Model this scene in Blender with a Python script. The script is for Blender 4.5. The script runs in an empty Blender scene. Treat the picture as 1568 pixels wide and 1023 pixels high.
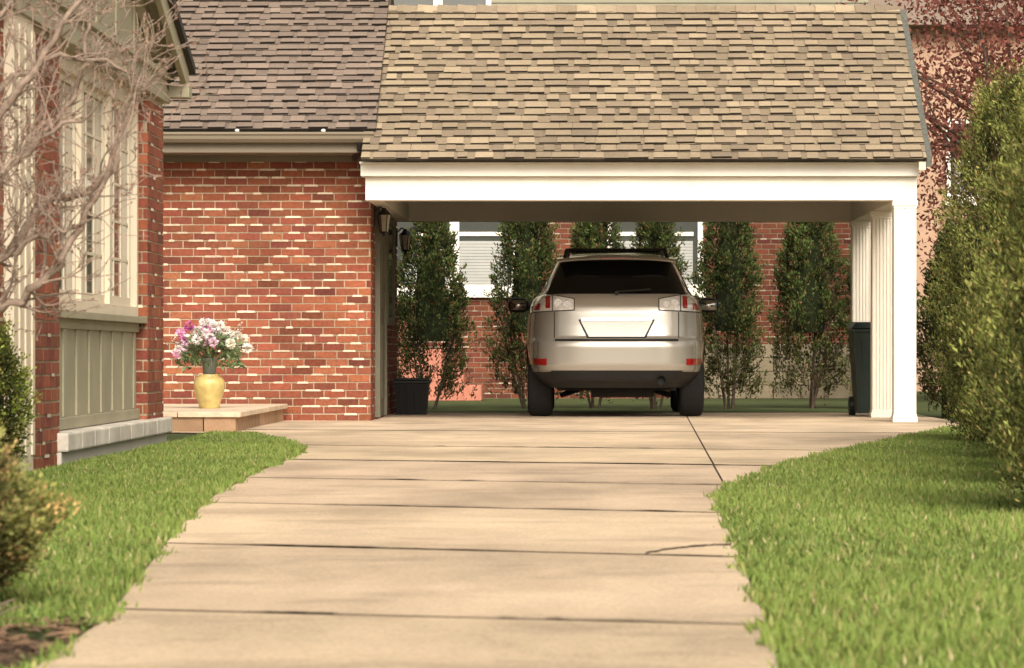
import bpy, bmesh, math, random
import numpy as np
from mathutils import Vector, Matrix
R=math.radians
random.seed(7); rng=np.random.default_rng(7)
scene=bpy.context.scene
COL=scene.collection
GZ=.012

# ------------------------------------------------------------------ helpers
def link(o,parent=None):
    COL.objects.link(o)
    if parent is not None: o.parent=parent
    return o
def empty(name,loc=(0,0,0)):
    e=bpy.data.objects.new(name,None); e.location=loc; e.empty_display_size=.2
    return link(e)

def mat(name,color,rough=.8,var=.15,scale=4.0,bump=0.0,bscale=60.,attr=False,metal=0.,coat=0.,spec=.3,stretch=(1,1,1),color2=None,scale2=None,trans=0.,detail=6.,amp2=(.78,1.15),speck=0.,stain=0.,stretch2=(1,1,1)):
    m=bpy.data.materials.new(name); m.use_nodes=True
    nt=m.node_tree; N=nt.nodes; L=nt.links
    b=N['Principled BSDF']; out=N['Material Output']
    tc=N.new('ShaderNodeTexCoord'); mp=N.new('ShaderNodeMapping'); mp.inputs['Scale'].default_value=stretch
    L.new(tc.outputs['Object'],mp.inputs['Vector'])
    n=N.new('ShaderNodeTexNoise'); n.inputs['Scale'].default_value=scale; n.inputs['Detail'].default_value=detail; n.inputs['Roughness'].default_value=.6
    L.new(mp.outputs['Vector'],n.inputs['Vector'])
    ramp=N.new('ShaderNodeValToRGB'); ramp.color_ramp.elements[0].position=.3; ramp.color_ramp.elements[1].position=.7
    c=np.array(color[:3]); 
    a=c*(1-var); d=c*(1+var) if color2 is None else np.array(color2)
    ramp.color_ramp.elements[0].color=(*a,1); ramp.color_ramp.elements[1].color=(*d,1)
    L.new(n.outputs['Fac'],ramp.inputs['Fac'])
    src=ramp.outputs['Color']
    def mulnoise(src,sc,lo,hi,f0,f1,st=(1,1,1),det=4):
        mp2=N.new('ShaderNodeMapping'); mp2.inputs['Scale'].default_value=st; mp2.inputs['Location'].default_value=(3.1*sc,7.7,1.3)
        L.new(tc.outputs['Object'],mp2.inputs['Vector'])
        n2=N.new('ShaderNodeTexNoise'); n2.inputs['Scale'].default_value=sc; n2.inputs['Detail'].default_value=det
        L.new(mp2.outputs['Vector'],n2.inputs['Vector'])
        mr=N.new('ShaderNodeMapRange'); mr.inputs['From Min'].default_value=f0; mr.inputs['From Max'].default_value=f1
        mr.inputs['To Min'].default_value=lo; mr.inputs['To Max'].default_value=hi
        L.new(n2.outputs['Fac'],mr.inputs['Value'])
        mm=N.new('ShaderNodeVectorMath'); mm.operation='MULTIPLY'
        L.new(src,mm.inputs[0]); L.new(mr.outputs[0],mm.inputs[1]); return mm.outputs[0]
    if scale2: src=mulnoise(src,scale2,amp2[0],amp2[1],.3,.7,stretch2)
    if speck: src=mulnoise(src,85,1-speck,1+speck*.6,.35,.6,det=2)
    if stain: 
        src=mulnoise(src,2.3,1-stain,1,.36,.47,(.6,1,1),det=8)
        src=mulnoise(src,.9,1-stain*.8,1,.40,.52,(1,.5,1),det=9)
    if attr:
        at=N.new('ShaderNodeAttribute'); at.attribute_name='Col'
        mx=N.new('ShaderNodeVectorMath'); mx.operation='MULTIPLY'
        L.new(src,mx.inputs[0]); L.new(at.outputs['Color'],mx.inputs[1]); src=mx.outputs[0]
    L.new(src,b.inputs['Base Color'])
    b.inputs['Roughness'].default_value=rough; b.inputs['Metallic'].default_value=metal
    b.inputs['Specular IOR Level'].default_value=spec; b.inputs['Coat Weight'].default_value=coat
    b.inputs['Coat Roughness'].default_value=.05
    if bump>0:
        nb=N.new('ShaderNodeTexNoise'); nb.inputs['Scale'].default_value=bscale; nb.inputs['Detail'].default_value=5
        L.new(tc.outputs['Object'],nb.inputs['Vector'])
        bp=N.new('ShaderNodeBump'); bp.inputs['Strength'].default_value=bump; bp.inputs['Distance'].default_value=.01
        L.new(nb.outputs['Fac'],bp.inputs['Height']); L.new(bp.outputs['Normal'],b.inputs['Normal'])
    if trans>0:
        t=N.new('ShaderNodeBsdfTranslucent'); L.new(src,t.inputs['Color'])
        ms=N.new('ShaderNodeMixShader'); ms.inputs[0].default_value=trans
        L.new(b.outputs[0],ms.inputs[1]); L.new(t.outputs[0],ms.inputs[2]); L.new(ms.outputs[0],out.inputs['Surface'])
    return m

class MB:
    def __init__(s): s.v=[];s.f=[];s.c=[];s.m=[]
    def poly(s,pts,col=(1,1,1),mi=0):
        k=len(s.v); s.v+= [tuple(p) for p in pts]; s.f.append(tuple(range(k,k+len(pts)))); s.c+=[(*col,1)]*len(pts); s.m.append(mi)
    def box(s,a,b,col=(1,1,1),mi=0):
        x0,y0,z0=a;x1,y1,z1=b
        k=len(s.v)
        s.v+=[(x0,y0,z0),(x1,y0,z0),(x1,y1,z0),(x0,y1,z0),(x0,y0,z1),(x1,y0,z1),(x1,y1,z1),(x0,y1,z1)]
        for q in ((0,3,2,1),(4,5,6,7),(0,1,5,4),(1,2,6,5),(2,3,7,6),(3,0,4,7)):
            s.f.append(tuple(k+i for i in q)); s.m.append(mi)
        s.c+=[(*col,1)]*8
    def hexa(s,p,col=(1,1,1),mi=0,edgecol=None):
        for qi,q in enumerate(((0,3,2,1),(4,5,6,7),(0,1,5,4),(1,2,6,5),(2,3,7,6),(3,0,4,7))):
            s.poly([p[i] for i in q], col if (qi==1 or edgecol is None) else edgecol, mi)
    def cyl(s,p0,p1,r0,r1=None,seg=16,col=(1,1,1),mi=0,caps=True):
        r1=r0 if r1 is None else r1
        p0=Vector(p0);p1=Vector(p1);d=(p1-p0).normalized()
        u=d.orthogonal().normalized();w=d.cross(u)
        k=len(s.v)
        for p,r in((p0,r0),(p1,r1)):
            for i in range(seg):
                a=2*math.pi*i/seg; s.v.append(tuple(p+u*(r*math.cos(a))+w*(r*math.sin(a))))
        s.c+=[(*col,1)]*(2*seg)
        for i in range(seg):
            j=(i+1)%seg; s.f.append((k+i,k+j,k+seg+j,k+seg+i)); s.m.append(mi)
        if caps:
            s.f.append(tuple(k+i for i in range(seg))[::-1]); s.m.append(mi)
            s.f.append(tuple(k+seg+i for i in range(seg))); s.m.append(mi)
    def lathe(s,prof,cx,cy,seg=32,col=(1,1,1),mi=0):
        k=len(s.v)
        for r,z in prof:
            for i in range(seg):
                a=2*math.pi*i/seg; s.v.append((cx+r*math.cos(a),cy+r*math.sin(a),z))
        s.c+=[(*col,1)]*(seg*len(prof))
        for q in range(len(prof)-1):
            for i in range(seg):
                j=(i+1)%seg; s.f.append((k+q*seg+i,k+q*seg+j,k+(q+1)*seg+j,k+(q+1)*seg+i)); s.m.append(mi)
    def build(s,name,mats,parent=None,smooth=False,bevel=0.):
        me=bpy.data.meshes.new(name); me.from_pydata(s.v,[],s.f)
        ca=me.color_attributes.new('Col','FLOAT_COLOR','POINT')
        ca.data.foreach_set('color',np.array(s.c,dtype=np.float32).ravel())
        for m in (mats if isinstance(mats,(list,tuple)) else [mats]): me.materials.append(m)
        me.polygons.foreach_set('material_index',s.m)
        if smooth: me.polygons.foreach_set('use_smooth',[True]*len(me.polygons))
        me.update()
        o=bpy.data.objects.new(name,me); link(o,parent)
        if bevel>0:
            md=o.modifiers.new('bevel','BEVEL'); md.width=bevel; md.segments=2; md.limit_method='ANGLE'
        return o

def leafmesh(name,pos,dirs,length,width,cols,m,parent=None,seed=0):
    r=np.random.default_rng(seed+99)
    n=len(pos); d=dirs/np.linalg.norm(dirs,axis=1,keepdims=True)
    s=np.cross(d,r.normal(size=(n,3))); s/=np.linalg.norm(s,axis=1,keepdims=True)+1e-9
    length=np.broadcast_to(length,(n,))[:,None]; width=np.broadcast_to(width,(n,))[:,None]
    V=np.empty((n,4,3),np.float32)
    V[:,0]=pos; V[:,1]=pos+d*length*.5+s*width*.5; V[:,2]=pos+d*length; V[:,3]=pos+d*length*.5-s*width*.5
    me=bpy.data.meshes.new(name)
    me.vertices.add(4*n); me.vertices.foreach_set('co',V.ravel())
    me.loops.add(4*n); me.loops.foreach_set('vertex_index',np.arange(4*n,dtype=np.int32))
    me.polygons.add(n); me.polygons.foreach_set('loop_start',np.arange(0,4*n,4,dtype=np.int32))
    try: me.polygons.foreach_set('loop_total',np.full(n,4,dtype=np.int32))
    except Exception: pass
    me.update(calc_edges=True)
    C=np.ones((n,4,4),np.float32); C[:,:,:3]=cols[:,None,:]
    ca=me.color_attributes.new('Col','FLOAT_COLOR','POINT'); ca.data.foreach_set('color',C.ravel())
    me.materials.append(m); o=bpy.data.objects.new(name,me); return link(o,parent)

def curves(name,splines,m,parent=None,res=1):
    cu=bpy.data.curves.new(name,'CURVE'); cu.dimensions='3D'; cu.bevel_depth=1.0; cu.bevel_resolution=res; cu.use_fill_caps=True
    for pts in splines:
        sp=cu.splines.new('POLY'); sp.points.add(len(pts)-1)
        for i,(p,r) in enumerate(pts):
            sp.points[i].co=(*p,1); sp.points[i].radius=r
    cu.materials.append(m); return link(bpy.data.objects.new(name,cu),parent)

# ------------------------------------------------------------------ materials
M_brick=mat('brick',(1,1,1),.9,.20,30,bump=.5,bscale=120,attr=True,scale2=1.1,amp2=(.80,1.08))
M_shingle=mat('asphalt_shingle',(1,1,1),.95,.16,55,bump=.6,bscale=260,attr=True,scale2=1.2,amp2=(.85,1.1))
M_white=mat('white_paint',(.82,.78,.70),.5,.04,2.5,bump=.08,bscale=30,scale2=1.6,amp2=(.90,1.03))
M_cream=mat('cream_trim',(.64,.56,.43),.6,.06,3)
M_olive=mat('olive_trim',(.34,.31,.215),.6,.07,3,scale2=1.5,amp2=(.9,1.08))
M_soffit=mat('soffit_paint',(.52,.48,.42),.7,.06,2)
M_gutter=mat('gutter_metal',(.20,.165,.12),.45,.05,3)
M_dark=mat('dark_metal',(.02,.02,.02),.4,.1,10)
M_glass=mat('window_glass',(.06,.065,.06),.06,.2,1.2,spec=.9,coat=.6)
M_glassl=mat('curtained_glass',(.085,.085,.075),.10,.6,2.2,spec=.6,coat=.3,stretch=(1,3,.4))
M_stone=mat('limestone',(.60,.55,.47),.85,.15,6,bump=.5,bscale=40,scale2=2)
M_block=mat('concrete_block',(1,1,1),.9,.15,8,bump=.5,bscale=50,attr=True)
M_leaf=mat('foliage',(1,1,1),.65,.12,3,attr=True,trans=.25,spec=.2)
M_grass=mat('grass_blades',(1,1,1),.6,.10,1.5,attr=True,spec=.2,detail=2)
M_bark=mat('bark',(.10,.07,.05),.9,.3,25,bump=.8,bscale=80)
M_barkl=mat('pale_bark',(.27,.20,.155),.9,.3,25,bump=.6,bscale=80)
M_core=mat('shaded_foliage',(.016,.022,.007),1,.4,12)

# ------------------------------------------------------------------ brick / shingle generators
BR=[(.255,.074,.038),(.275,.083,.044),(.235,.067,.038),(.205,.060,.038),(.285,.094,.050),(.245,.075,.043)]
def brick_wall(mb,o,u,n,length,z0,z1,smear=.5,seed=1,dim=1.,mdim=1.):
    r=random.Random(seed)
    o=Vector(o);u=Vector(u);n=Vector(n)
    def P(a,z,d): 
        p=o+u*a+n*d; return (p.x,p.y,z)
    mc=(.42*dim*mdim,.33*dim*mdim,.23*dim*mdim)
    step=.4; a=0
    while a<length-1e-6:
        b=min(a+step,length); z=z0
        while z<z1-1e-6:
            zz=min(z+.4,z1); t=r.uniform(.82,1.12)
            mb.poly([P(a,z,0),P(b,z,0),P(b,zz,0),P(a,zz,0)],tuple(c*t for c in mc)); z=zz
        a=b
    k=0; z=z0+.008
    while z+.06<=z1+.02:
        a=-(.107 if k%2 else 0.)+r.uniform(-.006,.006)
        while a<length:
            w=.201+r.uniform(-.004,.004)
            a0=max(a,0.); a1=min(a+w,length)
            if a1-a0>.02:
                c=r.choice(BR); t=r.uniform(.80,1.13)*dim*(.66 if r.random()<.08 else 1.); c=(c[0]*t,c[1]*t*r.uniform(.9,1.12),c[2]*t)
                zt=min(z+.0625+r.uniform(-.002,.002),z1); d=.006+r.uniform(-.002,.002)
                A,B,C,D=P(a0,z,d),P(a1,z,d),P(a1,zt,d),P(a0,zt,d)
                a_,b_,c_,d_=P(a0,z,-.002),P(a1,z,-.002),P(a1,zt,-.002),P(a0,zt,-.002)
                mb.poly([A,B,C,D],c); mb.poly([a_,b_,B,A],c); mb.poly([D,C,c_,d_],c); mb.poly([a_,A,D,d_],c); mb.poly([B,b_,c_,C],c)
                if r.random()<smear:
                    s0=a0+r.uniform(0,.07); s1=a1-r.uniform(0,.08)
                    if s1-s0>.04:
                        h=r.uniform(.002,.006); q=r.uniform(.65,1.05)*dim
                        zz=z+.062
                        mb.poly([P(s0,zz-h,.0102),P(s1,zz-h,.0102),P(s1-.008,zz+.0145,.0102),P(s0+.008,zz+.0145,.0102)],(.76*q,.64*q,.48*q))
            a+=w+.010
        z+=.0755; k+=1

def shingles(mb,x0,x1,eave,slope,length,rows,pal,seed=1,under=(.66,.84)):
    r=random.Random(seed); cy,cz=math.cos(slope),math.sin(slope)
    e=length/rows
    def P(x,s,h): return (x,eave[0]+s*cy-h*cz,eave[1]+s*cz+h*cy)
    for i in range(rows):
        s0=i*e; s1=s0+e+.015
        rowt=r.uniform(.95,1.05)
        x=x0
        while x<x1:
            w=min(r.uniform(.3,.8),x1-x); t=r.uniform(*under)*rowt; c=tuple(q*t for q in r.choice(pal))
            if x1-(x+w)<.1: w=x1-x
            j=.004*r.random()
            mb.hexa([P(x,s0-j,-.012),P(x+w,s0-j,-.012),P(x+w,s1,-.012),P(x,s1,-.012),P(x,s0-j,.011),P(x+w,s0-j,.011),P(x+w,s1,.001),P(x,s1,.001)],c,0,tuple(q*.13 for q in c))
            x+=w
        x=x0-r.uniform(0,.15)
        while x<x1:
            w=r.uniform(.09,.26); g=r.uniform(.03,.12) if r.random()<.7 else .004
            a=max(x,x0); b=min(x+w,x1)
            if b-a>.03:
                t=r.uniform(.86,1.12)*rowt; c=tuple(q*t for q in r.choice(pal)); j=r.uniform(-.008,.008); k=.010*r.random()
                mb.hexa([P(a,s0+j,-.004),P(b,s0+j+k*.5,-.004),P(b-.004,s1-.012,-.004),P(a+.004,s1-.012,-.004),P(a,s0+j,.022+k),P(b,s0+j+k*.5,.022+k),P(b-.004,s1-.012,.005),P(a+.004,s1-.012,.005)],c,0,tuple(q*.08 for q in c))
            x+=w+g

# ------------------------------------------------------------------ ground + driveway + lawn
M_soil=mat('lawn_ground',(.060,.080,.022),.95,.35,2.5,bump=.8,bscale=60,scale2=.5)
g=MB(); g.poly([(-900,-900,0),(900,-900,0),(900,900,0),(-900,900,0)]); g.build('ground',M_soil)

M_conc=mat('concrete',(.56,.43,.30),.9,.20,1.5,bump=.5,bscale=90,scale2=.5,stretch=(1,.35,1),detail=12,amp2=(.84,1.12),speck=.15,stain=.20,attr=True)
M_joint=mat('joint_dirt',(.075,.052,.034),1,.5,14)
LE=[(0,-1.02),(6.95,-1.09),(8.29,-1.127),(9.8,-1.25),(11.42,-1.366),(13.3,-1.50),(15.36,-1.617),(17,-1.67),(18.63,-1.711),(21.24,-1.727),(22.3,-1.765),(23.3,-1.86),(25.07,-2.111),(27.2,-2.55),(28.0,-3.6),(32.7,-3.9)]
RE=[(0,.38),(6.95,.412),(8.19,.4545),(11.2,.526),(13.2,.575),(14.6,.60),(15.4,.63),(16.26,.716),(17.7,.91),(19.38,1.15),(22.68,1.779),(25.84,2.472),(28.5,3.026),(30.5,3.45),(32,3.62),(37.25,3.62)]
outline=[(x,y) for y,x in LE]+[(-1.96,32.72),(-1.96,37.25)]+[(x,y) for y,x in RE[::-1]]
def inside_drive(X,Y):
    ly=np.interp(Y,[a for a,b in LE],[b for a,b in LE]); ry=np.interp(Y,[a for a,b in RE],[b for a,b in RE])
    return (X>ly)&(X<ry)
def driveway():
    root=empty('driveway')
    joints=[4.9,8.22,11.0,14.05,17.0,20.0,23.3,28.2]
    tilts=[-.3,-.31,-.42,-.45,-.42,-.40,-.36,-.2]
    steps=[.003,.0020,.0026,.0028,.0024,.0034,.0030,.0035]
    def clip(b2,co,no):
        bmesh.ops.bisect_plane(b2,geom=b2.verts[:]+b2.edges[:]+b2.faces[:],plane_co=co,plane_no=no,clear_inner=True)
    edges=[None]+list(zip(joints,tilts))+[None]
    out=MB(); r=random.Random(31)
    for i in range(len(edges)-1):
        lo,hi=edges[i],edges[i+1]
        y_lo=lo[0] if lo else 0; y_hi=hi[0] if hi else 37.25
        st=steps[i-1] if i>0 else 0
        for side in (0,1):
            tone=r.uniform(.92,1.06); tc_=(tone,tone*r.uniform(.985,1.01),tone*r.uniform(.96,1.02))
            b2=bmesh.new(); vs=[b2.verts.new((x,y,0)) for x,y in outline]; b2.faces.new(vs)
            bmesh.ops.triangulate(b2,faces=b2.faces[:])
            gap=.008
            if lo: clip(b2,Vector((-.3,lo[0]+gap,0)),Vector((-lo[1],1,0)).normalized())
            if hi and b2.faces: clip(b2,Vector((-.3,hi[0]-gap,0)),Vector((hi[1],-1,0)).normalized())
            n=Vector((1,-(1.11-.726)/(33.3-16.5),0)).normalized()
            if b2.faces:
                if side==0: clip(b2,Vector((.726-.006,16.5,0)),-n)
                else: clip(b2,Vector((.726+.006,16.5,0)),n)
            if b2.faces:
                bmesh.ops.dissolve_limit(b2,angle_limit=.01,verts=b2.verts[:],edges=b2.edges[:])
                bnd={e for e in b2.edges if e.is_boundary}
                def hz(p):
                    t=(p.y-(y_lo+(lo[1]*(p.x+.3) if lo else 0)))/(y_hi-y_lo); t=min(max(t,0),1)
                    return GZ+st*(1-t)*(1+.5*math.sin(p.x*2.1+i*2.))-(.001 if side else 0)
                for f in b2.faces:
                    pts=[v.co.copy() for v in f.verts]
                    if f.normal.z<0: pts=pts[::-1]
                    k=len(out.v); n_=len(pts)
                    out.v+=[(p.x,p.y,hz(p)) for p in pts]; out.c+=[(*tc_,1)]*n_
                    out.f.append(tuple(range(k,k+n_))); out.m.append(0)
                for e in bnd:
                    a,b=[v.co for v in e.verts]
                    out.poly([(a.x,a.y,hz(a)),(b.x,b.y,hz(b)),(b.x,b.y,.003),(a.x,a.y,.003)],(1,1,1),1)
            b2.free()
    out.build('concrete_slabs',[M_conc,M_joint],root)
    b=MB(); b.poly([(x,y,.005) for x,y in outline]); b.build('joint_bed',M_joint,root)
    cr=MB(); r=random.Random(3)
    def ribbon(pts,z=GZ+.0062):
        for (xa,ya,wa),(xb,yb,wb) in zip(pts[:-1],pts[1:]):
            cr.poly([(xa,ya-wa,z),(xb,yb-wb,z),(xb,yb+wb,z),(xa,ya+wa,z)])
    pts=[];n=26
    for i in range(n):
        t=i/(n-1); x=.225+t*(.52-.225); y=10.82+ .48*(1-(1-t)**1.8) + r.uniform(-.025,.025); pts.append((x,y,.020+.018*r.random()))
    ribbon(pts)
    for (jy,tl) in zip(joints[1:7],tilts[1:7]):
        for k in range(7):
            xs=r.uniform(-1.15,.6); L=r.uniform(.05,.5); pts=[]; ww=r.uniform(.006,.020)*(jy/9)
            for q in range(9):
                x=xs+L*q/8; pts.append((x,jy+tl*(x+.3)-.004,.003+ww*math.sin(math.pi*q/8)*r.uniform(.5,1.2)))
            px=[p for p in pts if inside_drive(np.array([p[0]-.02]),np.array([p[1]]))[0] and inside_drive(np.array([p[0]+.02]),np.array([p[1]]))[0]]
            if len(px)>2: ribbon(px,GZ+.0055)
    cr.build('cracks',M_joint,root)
driveway()

def grass():
    N=680000
    Y=5.5+ (29-5.5)*rng.random(N)**1.2
    X=rng.uniform(-3.1,4.2,N)
    jit=rng.normal(0,.013,N)+.02*np.sin(Y*5.1)+.015*np.sin(Y*13.7+1)
    k=~inside_drive(X+jit,Y); 
    k&=(X>-.168*Y-.7)&(X<.132*Y+.7)
    k&=~((X<-2.9)&(Y>14))
    k&=~((Y<7.9)&(X<-1.12))
    X,Y=X[k],Y[k]; n=len(X)
    patch=.5+.5*np.sin(X*2.1+1.3*np.sin(Y*1.1))*np.sin(Y*.9+.7)
    p2=.5+.5*np.sin(X*6.3+2*np.sin(Y*2.7))*np.sin(Y*3.1+X*2)
    fine=rng.random(n)
    ln=(.020+.028*rng.random(n))*(.8+.3*patch+.2*p2)
    d=np.stack([rng.normal(0,.42,n),rng.normal(0,.42,n),np.ones(n)],1)
    base=np.array([.185,.245,.052]); yel=np.array([.31,.31,.10]); dk=np.array([.085,.135,.030])
    t=np.clip(.35*patch+.2*p2+.45*rng.random(n),0,1)[:,None]
    C=dk*(1-t)+base*t*1.12
    m=(fine>.82)[:,None]; C=np.where(m,yel*.8,C)
    m=(fine>.985)[:,None]; C=np.where(m,np.array([.42,.34,.19]),C)
    pos=np.stack([X,Y,np.full(n,0.0)],1)
    leafmesh('lawn_grass',pos,d,ln,.0052+.0033*rng.random(n)+Y*.00012,C,M_grass,seed=3)
grass()

mu=MB(); r=random.Random(8)
mu.poly([(-2.6,4,.004),(-1.12,4,.004),(-1.12,6.8,.004),(-1.16,7.6,.004),(-1.6,8.3,.004),(-2.6,8.6,.004)],(.09,.055,.03))
for i in range(1800):
    x=r.uniform(-2,-1.12);y=r.uniform(6,8.1)
    a=r.uniform(0,3.14); l=r.uniform(.01,.04); w=.006; z=.010+r.random()*.012
    dx,dy=math.cos(a),math.sin(a); t=r.uniform(.4,1.6)
    mu.poly([(x-dx*l-dy*w,y-dy*l+dx*w,z),(x+dx*l-dy*w,y+dy*l+dx*w,z+.01*r.random()),(x+dx*l+dy*w,y+dy*l-dx*w,z),(x-dx*l+dy*w,y-dy*l-dx*w,z)],(.14*t,.085*t,.05*t))
mu.build('mulch_bed',M_block)

# ------------------------------------------------------------------ main brick house (wing behind)
SL=math.atan2(1.685,2.70)
PAL_R=[(.335,.262,.175),(.31,.242,.163),(.365,.285,.190),(.272,.210,.145),(.325,.250,.170)]
PAL_L=[(.250,.190,.150),(.235,.180,.143),(.26,.197,.155),(.22,.167,.134)]
H=empty('brick_house')
mb=MB()
brick_wall(mb,(-6.5,32.7,0),(1,0,0),(0,-1,0),6.5-1.955,0.0,2.55,seed=11,smear=.55)
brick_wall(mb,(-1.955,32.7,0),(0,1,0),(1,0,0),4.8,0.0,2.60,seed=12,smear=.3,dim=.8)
mb.build('brick_walls',M_brick,H)
mb=MB()
mb.poly([(-1.96,32.75,2.6),(-1.96,37.45,2.6),(-1.96,35.0,4.5)]); mb.poly([(-6.5,37.5,0),(-1.96,37.5,0),(-1.96,37.5,2.8),(-6.5,37.5,2.8)])
mb.build('gable_wall',M_olive,H)
mb=MB()
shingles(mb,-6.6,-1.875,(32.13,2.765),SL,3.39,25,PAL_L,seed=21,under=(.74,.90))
yr=32.13+3.39*math.cos(SL); zr=2.765+3.39*math.sin(SL)
mb.poly([(-6.6,yr,zr),(-1.875,yr,zr),(-1.875,37.9,zr-(37.9-yr)*.624),(-6.6,37.9,zr-(37.9-yr)*.624)],PAL_L[0])
mb.build('shingle_roof',M_shingle,H)
mb=MB()
mb.poly([(-1.868,32.13,2.64),(-1.868,yr,zr-.14),(-1.868,yr,zr-.004),(-1.868,32.13,2.77)])
mb.box((-6.6,32.165,2.55),(-1.9,32.2,2.735)); mb.box((-6.6,32.2,2.548),(-1.9,32.72,2.57))
mb.box((-6.5,32.655,2.49),(-1.93,32.69,2.546))
mb.build('fascia_and_soffit',M_gutter,H)
mb=MB()
prof=[(32.165,2.735),(32.03,2.735),(32.03,2.715),(32.045,2.70),(32.05,2.67),(32.08,2.64),(32.165,2.635)]
for (a,b) in zip(prof[:-1],prof[1:]):
    mb.poly([(-6.6,a[0],a[1]),(-1.885,a[0],a[1]),(-1.885,b[0],b[1]),(-6.6,b[0],b[1])])
mb.poly([(-1.885,p[0],p[1]) for p in prof]); 
mb.build('gutter',M_gutter,H)
mb=MB()
mb.cyl((-2.02,32.10,2.64),(-2.02,32.14,2.585),.03); mb.cyl((-2.02,32.14,2.585),(-2.10,32.6,2.52),.03)
mb.build('downspout_elbow',M_dark,H)
mb=MB()
for x in (-3.17,-2.36): mb.lathe([(.001,2.765),(.018,2.76),(.022,2.745),(.012,2.73)],x,32.05,10)
mb.build('gutter_clips',M_white,H)
mb=MB()
mb.box((-1.955,33.35,0.03),(-1.90,33.43,2.15)); mb.box((-1.955,34.55,0.03),(-1.90,34.63,2.15)); mb.box((-1.955,33.35,2.15),(-1.90,34.63,2.24))
mb.box((-1.955,33.43,0.03),(-1.93,34.55,2.15)); 
for z0,z1 in((.2,.95),(1.1,2.0)):
    for y0 in (33.53,34.03): mb.box((-1.932,y0,z0),(-1.918,y0+.42,z1))
mb.box((-1.955,35.2,.95),(-1.92,36.5,1.03)); mb.box((-1.955,35.2,2.0),(-1.92,36.5,2.08)); mb.box((-1.955,35.2,1.03),(-1.92,35.28,2.0)); mb.box((-1.955,36.42,1.03),(-1.92,36.5,2.0))
M_door=mat('dark_olive_door',(.13,.12,.085),.6,.08,4)
mb.build('side_door',M_door,H,bevel=.004)
mb=MB(); mb.box((-1.953,35.28,1.03),(-1.935,36.42,2.0)); mb.build('side_window_glass',M_glass,H)

def lantern(name,x,y,z,m_glow):
    e=empty(name,(x,y,z)); mb=MB()
    mb.box((-.0,-.05,-.10),(.015,.05,.10)); mb.cyl((.01,0,.05),(.06,0,.10),.008,seg=8); mb.cyl((.06,0,.10),(.10,0,.07),.008,seg=8)
    mb.cyl((.10,0,.02),(.10,0,.09),.075,.012,seg=6); mb.cyl((.10,0,-.16),(.10,0,-.14),.035,.045,seg=6); mb.cyl((.10,0,-.19),(.10,0,-.16),.008,.02,seg=6)
    for i in range(6):
        a=i*math.pi/3; mb.cyl((.10+.043*math.cos(a),.043*math.sin(a),-.14),(.10+.066*math.cos(a),.066*math.sin(a),.02),.005,seg=5)
    mb.build('lantern_frame',M_dark,e)
    mb=MB(); mb.cyl((.10,0,-.14),(.10,0,.02),.040,.062,seg=6); mb.build('lantern_glass',m_glow,e)
M_lg=mat('frosted_glass',(.40,.36,.28),.2,.2,8,spec=.8)
lantern('wall_lantern',-1.95,33.15,1.98,M_lg); lantern('wall_lantern',-1.95,37.3,1.93,M_lg)

# ------------------------------------------------------------------ carport
C=empty('carport')
mb=MB()
mb.box((-1.96,31.95,2.089),(3.205,32.15,2.309)); mb.box((-2.0,31.87,2.311),(3.215,32.15,2.425))
mb.box((-2.01,31.84,2.425),(3.225,32.15,2.445))
mb.build('front_beam',M_white,C,bevel=.006)
mb=MB()
mb.box((3.0,32.152,2.089),(3.2,37.0,2.36)); mb.box((-1.94,32.152,2.089),(-1.80,37.0,2.36)); mb.box((-1.94,37.002,2.089),(3.2,37.18,2.45)); 
mb.box((-1.94,32.16,2.362),(3.19,37.1,2.40))
mb.build('ceiling_and_beams',M_soffit,C,bevel=.004)
mb=MB()
mb.poly([(3.2,32.0,2.44),(3.2,37.1,2.44),(3.2,34.4,4.08)])
mb.build('gable_siding',M_cream,C)
M_post2=mat('darker_white_paint',(.70,.65,.56),.55,.06,3)  # white paint in a slightly darker tone, for the fluted posts
def post(y,fl,x0=2.99,x1=3.2):
    mb=MB(); z1=2.088
    yd=.21
    mb.box((x0+.012,y+.012,GZ),(x1-.012,y+yd-.012,z1))
    mb.box((x0-.012,y-.012,GZ),(x1+.012,y+yd+.012,.065)); mb.box((x0-.004,y-.004,.065),(x1+.004,y+yd+.004,.09))
    mb.box((x0-.015,y-.015,z1-.05),(x1+.015,y+yd+.015,z1)); mb.box((x0-.004,y-.004,z1-.075),(x1+.004,y+yd+.004,z1-.05))
    n=6 if fl else 2
    w=(x1-x0)/n
    for i in range(n):
        a=x0+i*w+ .006; b=x0+(i+1)*w-.006
        mb.box((a,y,.09),(b,y+.012,z1-.075)); mb.box((a,y+yd-.012,.09),(b,y+yd,z1-.075))
        a=y+i*w+.006; b=y+(i+1)*w-.006
        mb.box((x0,a,.09),(x0+.012,b,z1-.075)); mb.box((x1-.012,a,.09),(x1,b,z1-.075))
    mb.build('fluted_post' if fl else 'corner_post',M_white if not fl else M_post2,C,bevel=.004)
post(31.96,False); post(34.3,True); post(36.75,True)
mb=MB()
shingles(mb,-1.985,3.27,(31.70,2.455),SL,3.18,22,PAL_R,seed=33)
yr=31.70+3.18*math.cos(SL); zr=2.455+3.18*math.sin(SL)
mb.poly([(-1.985,yr,zr),(3.27,yr,zr),(3.27,37.3,zr-(37.3-yr)*.624),(-1.985,37.3,zr-(37.3-yr)*.624)],PAL_R[0])
r=random.Random(2); x=-1.98
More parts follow.
